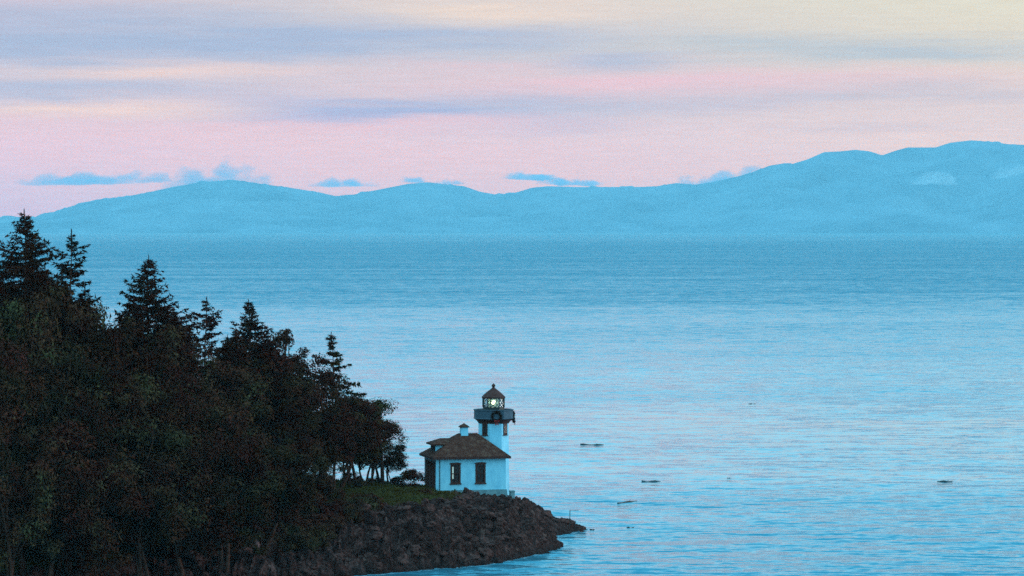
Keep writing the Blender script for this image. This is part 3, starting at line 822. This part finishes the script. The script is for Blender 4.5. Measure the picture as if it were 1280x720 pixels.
# low concrete block beside the house, and thin pole on the outer rocks
p = P(640, 619.5, 351.5)
mb = MB(); mb.lathe([(0.34, -1.2), (0.32, 0.40), (0.37, 0.42), (0.37, 0.52), (0.30, 0.55)], 4, 0, 0, R(45)); o = mb.build('concrete_post', M['greywhite'])
o.location = p; o.rotation_euler = (0, 0, R(20)); tag(o, 'squat concrete post at the seaward corner of the lighthouse', 'post')
p = P(712.2, 653.5, 349.5)
root = empty('rock_pole', (p.x, p.y, height(p.x, p.y) - 0.1)); tag(root, 'thin upright pole with a thin arm on the outermost rocks', 'pole')
hp = HC - (638 - YH) * 349.5 / F - root.location.z
mb = MB(); mb.tube([(0, 0, 0), (0.02, 0, hp)], 0.042, 6); mb.build('pole', M['metal'], root)
mb = MB(); mb.tube([(0.04, 0, hp - 0.02), (0.92, 0.1, hp - 0.03)], 0.022, 5); mb.build('arm', M['metal'], root)

# ------------------------------------------------------------------ vegetation
def leaf_tri(mb_v, mb_f, p, d, side, ln, wd):
    o = len(mb_v)
    mb_v.extend(((p.x - side.x * wd, p.y - side.y * wd, p.z - side.z * wd), (p.x + side.x * wd, p.y + side.y * wd, p.z + side.z * wd), (p.x + d.x * ln, p.y + d.y * ln, p.z + d.z * ln)))
    mb_f.append((o, o + 1, o + 2))
def rvec(rnd): return Vector((rnd.gauss(0, 1), rnd.gauss(0, 1), rnd.gauss(0, 1))).normalized()

def conifer(seed, H, Rm, base=0.15, dens=1.0, gaps=0.1, lean=(0, 0), sparse=False, slope=0.56):
    """trunk and crown meshes of a fir: whorls of drooping limbs carrying flat sprays of needles"""
    rnd = random.Random(seed)
    tr = MB()
    n = 9
    axis = [Vector((lean[0] * (i / n) ** 1.4 * H + 0.10 * math.sin(i * 1.3 + seed), lean[1] * (i / n) * H + 0.10 * math.cos(i * 1.7 + seed), H * i / n)) for i in range(n + 1)]
    axis[0] = Vector((0, 0, -0.8))
    tr.tube(axis, [max(0.03, (0.009 if sparse else 0.013) * H * (1 - i / n) ** 0.9 + 0.015) for i in range(n + 1)], 7)
    def ax(z):
        t = max(0, min(n - 1e-3, z / H * n)); i = int(t); return axis[i].lerp(axis[i + 1], t - i)
    v, f = [], []
    z = H * base
    while z < H * 0.985:
        t = (z / H - base) / (1 - base)
        Lm = min(Rm * (0.72 + 0.28 * min(1, t * 4)), slope * max(0.0, H - z - 0.4) + 0.02)
        nb = rnd.choice((7, 8, 9)) if not sparse else rnd.choice((3, 4, 5))
        z0 = z
        for k in range(nb):
            if rnd.random() < gaps: continue
            a = rnd.uniform(0, 6.283)
            z = min(H * 0.985, z0 + rnd.uniform(-.25, .25))
            fin = min(1.0, 0.45 + (H - z) * 0.2)
            rag = 0.92 + 0.75 * mnoise.noise(Vector((math.cos(a) * 1.1 + seed, math.sin(a) * 1.1, z * 0.42))) + 0.16 * math.cos(a - seed)
            L = Lm * rnd.uniform(0.6, 1.15) * max(0.35, rag) + 0.16
            if sparse: L *= rnd.choice((0.5, 0.8, 1.0, 1.5))
            rise = 0.42 * t ** 2 - 0.06 + rnd.uniform(-.22, .16)
            hd = Vector((math.cos(a), math.sin(a), 0))
            p0 = ax(z)
            ns = max(3, int(L / 0.42)); pts = []
            for s in range(ns + 1):
                q = s / ns
                pts.append(p0 + hd * (L * q) + Vector((0, 0, L * (rise * q - 0.34 * q * q * (1 - .5 * t) + 0.26 * q ** 3))))
            tr.tube(pts, [max(0.012, 0.045 * (1 - s / ns) * (0.4 + L / 4)) for s in range(ns + 1)], 4)
            sd_ = Vector((-hd.y, hd.x, 0))
            for s in range(1, ns + 1):
                q = s / ns
                if q < 0.18 and L > 1.5: continue
                if sparse and q < 0.3: continue
                for sg in (-1, 1, 0):
                    tl = (0.30 + 0.42 * L * 0.34 * (1 - q * 0.75)) * rnd.uniform(0.7, 1.2)
                    if sg == 0: tl *= 0.8
                    td = (hd * rnd.uniform(0.45, 0.95) + sd_ * (sg * rnd.uniform(0.6, 1.0)) + Vector((0, 0, rnd.uniform(-0.30, 0.15)))).normalized()
                    m = max(2, int(tl / 0.17 * dens))
                    for j in range(m):
                        b = pts[s] + td * (tl * (j + rnd.random() * .6) / m)
                        d = (td * 0.8 + rvec(rnd) * 0.75).normalized()
                        leaf_tri(v, f, b, d, rvec(rnd), rnd.uniform(0.26, 0.50) * fin, rnd.uniform(0.07, 0.14) * fin)
        z = z0 + (0.42 if not sparse else 0.62) * rnd.uniform(0.7, 1.25) * (1.15 - 0.4 * t) * max(0.8, H / 22)
    for j in range(26):
        q = rnd.uniform(-0.1, 1.0); b = axis[-1] - Vector((0, 0, q))
        leaf_tri(v, f, b, (Vector((0, 0, 1)) + rvec(rnd) * (0.3 + .6 * max(q, 0))).normalized(), rvec(rnd), 0.26, 0.05)
    cr = bpy.data.meshes.new('crown'); cr.from_pydata(v, [], f); cr.materials.append(M['fir']); cr.update()
    return tr.mesh('trunk', M['bark'], True), cr

def broadleaf(seed, H, Rw, Rh, base=0.3, n_cl=60, per=130, leafs=0.22, multi=1, mat='leaf', cl_r=0.9, lean=(0, 0)):
    rnd = random.Random(seed)
    tr = MB(); v, f = [], []
    cc = Vector((lean[0] * H, lean[1] * H, H - Rh))
    centers = []
    for _ in range(n_cl):
        for _try in range(30):
            d = rvec(rnd)
            q = rnd.uniform(0.45, 1.0) ** 0.6
            p = cc + Vector((d.x * Rw * q, d.y * Rw * q, d.z * Rh * q))
            p += Vector((mnoise.noise(p * .3 + Vector((seed, 0, 0))), mnoise.noise(p * .3 + Vector((0, seed, 0))), mnoise.noise(p * .3 + Vector((0, 0, seed))))) * (0.35 * Rw)
            if p.z > base * H * 0.8: break
        centers.append(p)
    stems = []
    for s in range(multi):
        a = rnd.uniform(0, 6.28); fo = Vector((0.5 * math.cos(a), 0.5 * math.sin(a), -0.6)) * (1 if multi > 1 else 0.2)
        fo.z = -0.6
        top = cc + Vector((rnd.uniform(-.4, .4) * Rw, rnd.uniform(-.4, .4) * Rw, rnd.uniform(-.3, .3) * Rh))
        pts = []
        for i in range(7):
            q = i / 6
            pts.append(fo.lerp(top, q) + Vector((math.sin(q * 5 + seed + s), math.cos(q * 4 + seed), 0)) * (0.28 * math.sin(q * 3.14)))
        r0_ = 0.024 * H / (multi ** 0.4)
        tr.tube(pts, [r0_ * (1.15 - 0.85 * i / 6) for i in range(7)], 7)
        stems.append((pts, r0_))
    for c in centers:
        pts, r0_ = rnd.choice(stems)
        b = pts[rnd.choice((3, 4, 5, 6))]
        mid_ = b.lerp(c, .5) + Vector((rnd.uniform(-.3, .3), rnd.uniform(-.3, .3), rnd.uniform(-.1, .4)))
        tr.tube([b, mid_, c], [r0_ * .35, r0_ * .22, 0.015], 4)
        rc = cl_r * rnd.uniform(0.6, 1.25)
        for _ in range(int(per * rnd.uniform(.6, 1.2))):
            d = rvec(rnd); r_ = rc * rnd.random() ** 0.45
            p = c + Vector((d.x * r_ * 1.15, d.y * r_ * 1.15, d.z * r_ * 0.75))
            nrm = (d * .8 + Vector((0, 0, .5)) + rvec(rnd) * .6).normalized()
            t1 = nrm.cross(rvec(rnd)).normalized(); t2 = nrm.cross(t1)
            leaf_tri(v, f, p, t1, t2, leafs * rnd.uniform(.7, 1.5), leafs * rnd.uniform(.28, .55))
    cr = bpy.data.meshes.new('crown'); cr.from_pydata(v, [], f); cr.materials.append(M[mat]); cr.update()
    return tr.mesh('trunk', M['bark'], True), cr

def ground(x, y): return height(x, y, False)
def plant(name, meshes, x, y, rz, sc, label, cat, group=None, dzz=0.0):
    r = empty(name, (x, y, ground(x, y) + dzz), rz); r.scale = (sc, sc, sc)
    obj('trunk', meshes[0], r); obj('crown', meshes[1], r)
    return tag(r, label, cat, group)
def hero(px, py, Y, gen, label, name='fir_tree', rz=0.0, **kw):
    t = P(px, py, Y); g = ground(t.x, Y)
    H = t.z - g
    lx = kw.get('lean', (0, 0))[0]
    me = gen(H=H, **kw)
    return plant(name, me, t.x - lx * H, Y, rz, 1.0, label, 'tree')

hero(31, 264, 304, conifer, 'tall dense fir at the left edge, the highest treetop of all', seed=11, Rm=5.2, dens=1.45, base=0.12, gaps=0.06)
hero(88, 289, 301, conifer, 'thin sparse fir with ragged open limbs right of the highest tree', seed=22, Rm=4.0, base=0.25, gaps=0.0, sparse=True, dens=2.2, slope=0.6)
hero(185, 321, 312, conifer, 'broad pointed fir with second highest dense crown', seed=33, Rm=5.4, dens=1.45, base=0.15, gaps=0.05)
hero(257, 372, 316, conifer, 'thin straggling fir with open top between two dense firs', seed=47, Rm=3.4, base=0.25, sparse=True, dens=2.2, slope=0.6)
hero(232, 404, 309, conifer, 'ragged mid height fir leaning out right of the broad pointed fir', seed=52, Rm=3.4, base=0.2, gaps=.15, sparse=True, dens=2.0)
hero(311, 376, 322, conifer, 'broad dense fir in the middle of the grove with a pointed crown', seed=61, Rm=5.8, dens=1.45, base=0.15, gaps=0.05)
hero(415, 417, 338, conifer, 'lone slim fir with drooping tufted limbs above the rounded trees', seed=74, Rm=2.4, base=0.5, sparse=True, dens=3.0, slope=0.50, lean=(-0.012, 0))
hero(360, 410, 326, broadleaf, 'light loose tree rising beside the dense middle fir', name='broadleaf_tree', seed=81, Rw=1.7, Rh=3.4, n_cl=24, per=90, cl_r=.6)
hero(-40, 300, 300, conifer, 'dense fir half outside the left edge beside the tallest tree', seed=91, Rm=4.6, base=0.15)
hero(473, 500, 351, broadleaf, 'small tuft topped tree leaning above the seaward edge of the grove', name='broadleaf_tree', seed=95, Rw=.62, Rh=.5, n_cl=7, per=60, cl_r=.34, lean=(-0.03, 0))

# rounded trees of the grove
BV = [broadleaf(200 + i, 10.0, 3.9, 3.4 + 0.3 * (i % 2), 0.3, 46, 260, 0.21, 1 + i % 3, 'leaf', 1.05) for i in range(5)]
FV = [conifer(300 + i, 16.0, 4.4, 0.12, 1.0, 0.08) for i in range(3)]
gl = 'dark rounded leafy tree packed in the dense grove on the slope'
gg = 'rounded trees of the dense grove'
rnd = random.Random(5)
# (px, top row, depth, scale-free crown) along the canopy line from left to the seaward end
spots = [(112, 380, 300, 0), (140, 392, 306, 1), (60, 372, 296, 2), (20, 380, 292, 3), (215, 425, 306, 4), (250, 440, 312, 0), (285, 452, 314, 1), (348, 440, 324, 2), (375, 452, 330, 3),
         (392, 468, 336, 4), (424, 490, 342, 0), (442, 490, 346, 1), (462, 508, 350, 2), (474, 522, 352, 3), (340, 500, 318, 4), (380, 505, 328, 0), (410, 520, 336, 1), (300, 510, 306, 2), (260, 500, 300, 3),
         (215, 480, 296, 4), (170, 455, 298, 0), (125, 450, 291, 1), (80, 440, 288, 2), (30, 450, 286, 3), (-15, 440, 284, 4), (60, 520, 282, 0), (122, 560, 284, 1), (180, 530, 288, 2), (232, 540, 291, 3),
         (282, 548, 296, 4), (330, 552, 302, 0), (370, 548, 314, 1), (10, 525, 279, 2), (-35, 400, 290, 0), (150, 420, 310, 3), (190, 440, 318, 1), (310, 470, 330, 3), (435, 520, 352, 4), (-60, 480, 282, 1), (330, 430, 335, 4), (486, 556, 354, 2), (455, 545, 356, 0), (400, 540, 346, 1)]
for k, (px, py, Y, vi) in enumerate(spots):
    t = P(px, py, Y); g = ground(t.x, Y); sc = (t.z - g) / 10.0
    sx = min(sc, 1.15) if px < 440 else min(sc, 1.0)
    o = plant('broadleaf_tree', BV[vi], t.x, Y, rnd.uniform(0, 6.28), 1.0, gl, 'tree', gg)
    o.scale = (sx, sx, sc)
for k, (px, py, Y, vi) in enumerate([(130, 405, 296, 0), (165, 400, 318, 1), (335, 418, 330, 2), (285, 420, 330, 0), (55, 335, 312, 1), (5, 330, 306, 2), (105, 360, 312, 0), (215, 385, 322, 1), (40, 318, 316, 1), (-5, 345, 298, 0), (75, 345, 299, 1), (165, 372, 306, 2), (205, 380, 318, 0), (295, 412, 318, 1), (332, 432, 326, 2), (-75, 330, 300, 1)]):
    t = P(px, py, Y); g = ground(t.x, Y); sc = (t.z - g) / 16.0
    o = plant('fir_tree', FV[vi], t.x, Y, rnd.uniform(0, 6.28), 1.0, 'dark fir sunk among taller trees in the grove', 'tree', 'firs within the dense grove')
    o.scale = (min(sc, 1.2), min(sc, 1.2), sc)

# bare grey trunk standing in front of the grove
t = P(128, 445, 290); g = ground(t.x, 290)
root = empty('dead_tree', (t.x, 290, g)); tag(root, 'bare pale grey trunk standing in front of the dark grove', 'dead tree')
mb = MB(); Hh = t.z - g
mb.tube([(0.15, 0, -.4), (0.1, 0, Hh * .3), (0.0, 0, Hh * .65), (-0.05, 0, Hh)], [0.19, 0.16, 0.11, 0.04], 8); mb.build('trunk', M['bark'], root, True)
rnd = random.Random(8)
for k in range(7):
    z = Hh * rnd.uniform(.45, .95); a = rnd.uniform(0, 6.28); l_ = rnd.uniform(.6, 1.6)
    mb = MB(); d = Vector((math.cos(a), math.sin(a), 0))
    mb.tube([(0, 0, z), tuple(d * l_ * .5 + Vector((0, 0, z + .1))), tuple(d * l_ + Vector((0, 0, z - .15)))], [.035, .025, .01], 5); mb.build('limb', M['bark'], root)

# shrubs over the slope
SV = [broadleaf(400 + i, 1.9, 1.35, 0.95, 0.1, 26, 110, 0.15, 3, 'shrub', 0.5) for i in range(4)]
rnd = random.Random(12)
cnt = 0
for _ in range(900):
    if cnt >= 120: break
    px = rnd.uniform(-60, 420); Y = rnd.uniform(272, 330)
    x = (px - 640) / F * Y; d = sdist(x, Y)
    if d < 3.5: continue
    z = ground(x, Y); row = YH + (HC - z) * F / Y
    lim = np.interp(px, [-60, 120, 250, 330, 420], [718, 700, 690, 672, 640])
    if row > lim + rnd.uniform(-6, 10): continue
    r = plant('shrub', SV[cnt % 4], x, Y, rnd.uniform(0, 6.28), rnd.uniform(.7, 1.4), 'low dark reddish shrub on the slope below the grove', 'shrub', 'low shrubs below the grove', -0.1)
    cnt += 1
cnt = 0
for _ in range(4000):
    if cnt >= 130: break
    px = rnd.uniform(190, 470); Y = rnd.uniform(292, 346)
    x = (px - 640) / F * Y; d = sdist(x, Y)
    if d < 4.5 or grass_amt(x, Y, d) > .35: continue
    row = YH + (HC - ground(x, Y)) * F / Y
    if row < 590 or row > np.interp(px, [190, 300, 390, 420, 470], [704, 702, 690, 665, 648]): continue
    plant('shrub', SV[cnt % 4], x, Y, rnd.uniform(0, 6.28), rnd.uniform(.45, 1.05), 'dark scrubby bush among the rocks between grove and grassy crest', 'shrub', 'scrub bushes among the rocks', -0.25)
    cnt += 1
def one_shrub(px, Y, sc, vi, label, dzz=-.15):
    x = (px - 640) / F * Y
    return plant('shrub', SV[vi], x, Y, px * .1, sc, label, 'shrub', None, dzz)
one_shrub(514, 349, 1.05, 1, 'dark rounded shrub on the crest just left of the lighthouse')
one_shrub(497, 351, .62, 2, 'small dark shrub in the dip left of the rounded crest shrub')
one_shrub(470, 352, .55, 3, 'small dark shrub at the foot of the seaward trees')
one_shrub(440, 351, .7, 0, 'low dark shrub under the seaward tree trunks')
one_shrub(532, 343, .45, 3, 'tiny shrub on the grass below the porch')
one_shrub(450, 344, .6, 1, 'reddish shrub on the grass under the rounded trees')
one_shrub(405, 342, .9, 2, 'reddish brown shrub left of the grassy slope')
p = P(518, 600, 349)
root = empty('sprig', (p.x, 349, ground(p.x, 349))); tag(root, 'lone upright sprig poking above the crest shrub', 'plant')
mb = MB(); hs = HC - (591 - YH) * 349 / F - root.location.z
mb.tube([(0, 0, 0), (0.05, 0, hs * .6), (0.02, 0, hs)], [.05, .035, .02], 5); mb.build('stem', M['bark'], root)
v, f = [], []
for _ in range(110):
    q = rnd.choice(((0.02, hs - .12, .22), (0.02, hs - .35, .15), (-.42, hs - .22, .16)))
    leaf_tri(v, f, Vector((q[0], 0, q[1])) + rvec(rnd) * q[2] * rnd.random(), rvec(rnd), rvec(rnd), .16, .05)
me = bpy.data.meshes.new('leaves'); me.from_pydata(v, [], f); me.materials.append(M['shrub']); obj('leaves', me, root)

# leafless shrubs with pale branching stems
def bare(px, Y, h, seed, label, spread=.7, lean=0.0):
    rnd = random.Random(seed); x = (px - 640) / F * Y
    root = empty('bare_shrub', (x, Y, ground(x, Y))); tag(root, label, 'bare shrub')
    mb = MB()
    def grow(p, d, l, r, lev):
        q = p + d * l; m = p.lerp(q, .5) + rvec(rnd) * l * .08
        mb.tube([p, m, q], [r, r * .8, r * .55], 5)
        if lev:
            for _ in range(rnd.choice((2, 3))):
                grow(p.lerp(q, rnd.uniform(.55, 1)), (d + rvec(rnd) * spread).normalized(), l * rnd.uniform(.5, .8), r * .55, lev - 1)
    grow(Vector((0, 0, -.3)), Vector((lean, 0, 1)).normalized(), h * .5, .05 + h * .012, 3)
    mb.build('branches', M['twig'], root)
bare(408, 331, 3.6, 3, 'thin bare sapling curving up across the grassy slope', .5, .12)
bare(325, 302, 2.6, 4, 'pale forked bare shrub above the grey rocks', .8, -.1)
bare(345, 305, 2.0, 9, 'smaller bare shrub right of the forked one', .8, .5)
bare(240, 286, 2.0, 14, 'bare sprawling shrub among rocks at the bottom edge', .9, -.6)

# tufts of grass on the crest
v, f = [], []
for _ in range(14000):
    x = rnd.uniform(-24, -4); y = rnd.uniform(312, 354)
    if rnd.random() > grass_amt(x, y, 10) or sdist(x, y) < 4: continue
    q = Vector((x, y, height(x, y) - .05))
    if -7.8 < x < 1 and y > 347.5: continue
    for _k in range(3):
        leaf_tri(v, f, q + Vector((rnd.uniform(-.1, .1), rnd.uniform(-.1, .1), 0)), Vector((rnd.uniform(-.5, .5), rnd.uniform(-.5, .5), 1)).normalized(), Vector((1, 0, 0)), rnd.uniform(.15, .4), .035)
M['grass'] = foliage_mat('dry_grass', (0.075, 0.038, 0.011), (0.095, 0.056, 0.016), (0.11, 0.078, 0.026))
me = bpy.data.meshes.new('grass'); me.from_pydata(v, [], f); me.materials.append(M['grass'])
tag(obj('grass', me), 'olive grass on the crest beside the lighthouse', 'grass', kind='stuff')

# boulders
def boulder_mesh(seed, mat):
    bm = bmesh.new(); bmesh.ops.create_icosphere(bm, subdivisions=3, radius=1.0)
    for vv in bm.verts:
        p = vv.co.copy(); n = 0.35 * mnoise.noise(p * 1.1 + Vector((seed, 0, 0))) + 0.2 * (mnoise.cell(p * 1.3 + Vector((seed * 2, 1, 0))) - .5) + .12 * mnoise.noise(p * 3 + Vector((0, seed, 0)))
        vv.co = p * (1 + n)
    me = bpy.data.meshes.new('boulder'); bm.to_mesh(me); bm.free(); me.materials.append(mat); return me
BM = [boulder_mesh(i * 3.7 + 1, M['boulder']) for i in range(5)]; PM = [boulder_mesh(i * 2.9 + 40, M['paleboulder']) for i in range(3)]
def boulder(x, y, r, me, label, group=None, up=0.1):
    o = obj('boulder', me, loc=(x, y, height(x, y) + r * up)); o.scale = (r * rnd.uniform(.9, 1.4), r * rnd.uniform(.9, 1.3), r * rnd.uniform(.6, .9)); o.rotation_euler = (rnd.uniform(-.3, .3), rnd.uniform(-.3, .3), rnd.uniform(0, 6.28))
    return tag(o, label, 'boulder', group)
boulder(*P(645, 622, 352).xy, .55, BM[0], 'dark boulder beside the concrete post at the corner of the house')
boulder(*P(683, 641, 350).xy, .75, BM[1], 'largest rounded boulder on the ridge of the point')
boulder(*P(669, 634, 350.5).xy, .55, BM[2], 'jagged dark boulder halfway down the ridge of the point')
boulder(*P(700, 648, 350).xy, .42, BM[3], 'low boulder left of the thin pole')
boulder(*P(726, 657, 350.5).xy, .4, BM[4], 'rounded rock near the tip of the point')
boulder(*P(739, 663, 351).xy, .28, BM[0], 'outermost small rock at the very tip in the water')
boulder(*P(655, 628, 351).xy, .4, BM[3], 'small dark rock between house corner and jagged boulder')
n_ = 0
for _ in range(2000):
    if n_ >= 110: break
    x = rnd.uniform(-32, 7.5); y = rnd.uniform(288, 352); d = sdist(x, y)
    if d < -0.2 or d > 14 or grass_amt(x, y, d) > .3 or (-9 < x < 1 and y > 344.5): continue
    boulder(x, y, rnd.uniform(.2, .62), BM[n_ % 5], 'dark brown rock lying on the rocky slope below the house', 'rocks on the slope of the headland'); n_ += 1
boulder(*PZ(12, 700, 4.0).xy, 1.0, PM[0], 'pale grey boulder in the lower left corner')
boulder(*PZ(150, 703, 3.5).xy, 1.0, PM[1], 'broad pale boulder at the bottom edge below the bare trunk')
boulder(*PZ(176, 708, 3.2).xy, .6, PM[0], 'smaller pale boulder touching the broad one at the bottom edge')
boulder(*PZ(235, 697, 3.5).xy, 1.0, PM[2], 'long pale boulder at the bottom right of the broad one')
boulder(*PZ(262, 702, 3.2).xy, .7, PM[1], 'pale boulder right of the long one at the bottom')
boulder(*PZ(318, 655, 5.0).xy, .6, PM[0], 'pale rock under the forked bare shrub')
boulder(*PZ(345, 690, 3.0).xy, .6, PM[2], 'grey rock in the dark slope below the bare shrubs')

# driftwood on the water
def log(px, py, lenpx, tilt, rad, label, seed):
    rnd = random.Random(seed)
    c = PZ(px, py, 0.0); L = lenpx * c.y / F
    root = obj('drift_log', None) if False else None
    mb = MB(); n = 8
    pts = [(L * (i / n - .5), rnd.uniform(-.04, .04), rad * .25 + .05 * math.sin(i * 1.1 + seed)) for i in range(n + 1)]
    mb.tube(pts, [rad * (1 - .4 * i / n) * rnd.uniform(.85, 1.1) for i in range(n + 1)], 8)
    mb.tube([pts[5], (pts[5][0] + .35, .15, rad * 2.4)], [rad * .3, rad * .12], 5)
    o = mb.build('drift_log', M['log'], None, True); o.location = c; o.rotation_euler = (0, 0, tilt)
    tag(o, label, 'log', 'driftwood logs afloat')
log(740, 556, 30, -.25, .10, 'longest thin log afloat, upper left of the floating logs', 1)
log(814, 602, 24, .02, .10, 'dark log lying level on the water right of the point', 2)
log(784, 628, 45, 0.98, .12, 'log floating askew nearest the rocky tip', 3)
log(1181, 602, 19, .0, .11, 'short log afloat far out at the right', 4)
log(940, 505, 9, 0, .07, 'tiny log farthest out on the pale water', 5)
log(788, 660, 9, 0, .07, 'small stick afloat just right of the rocky tip', 6)
log(911, 598, 3.5, 0, .06, 'speck of driftwood alone on the pale water', 7)
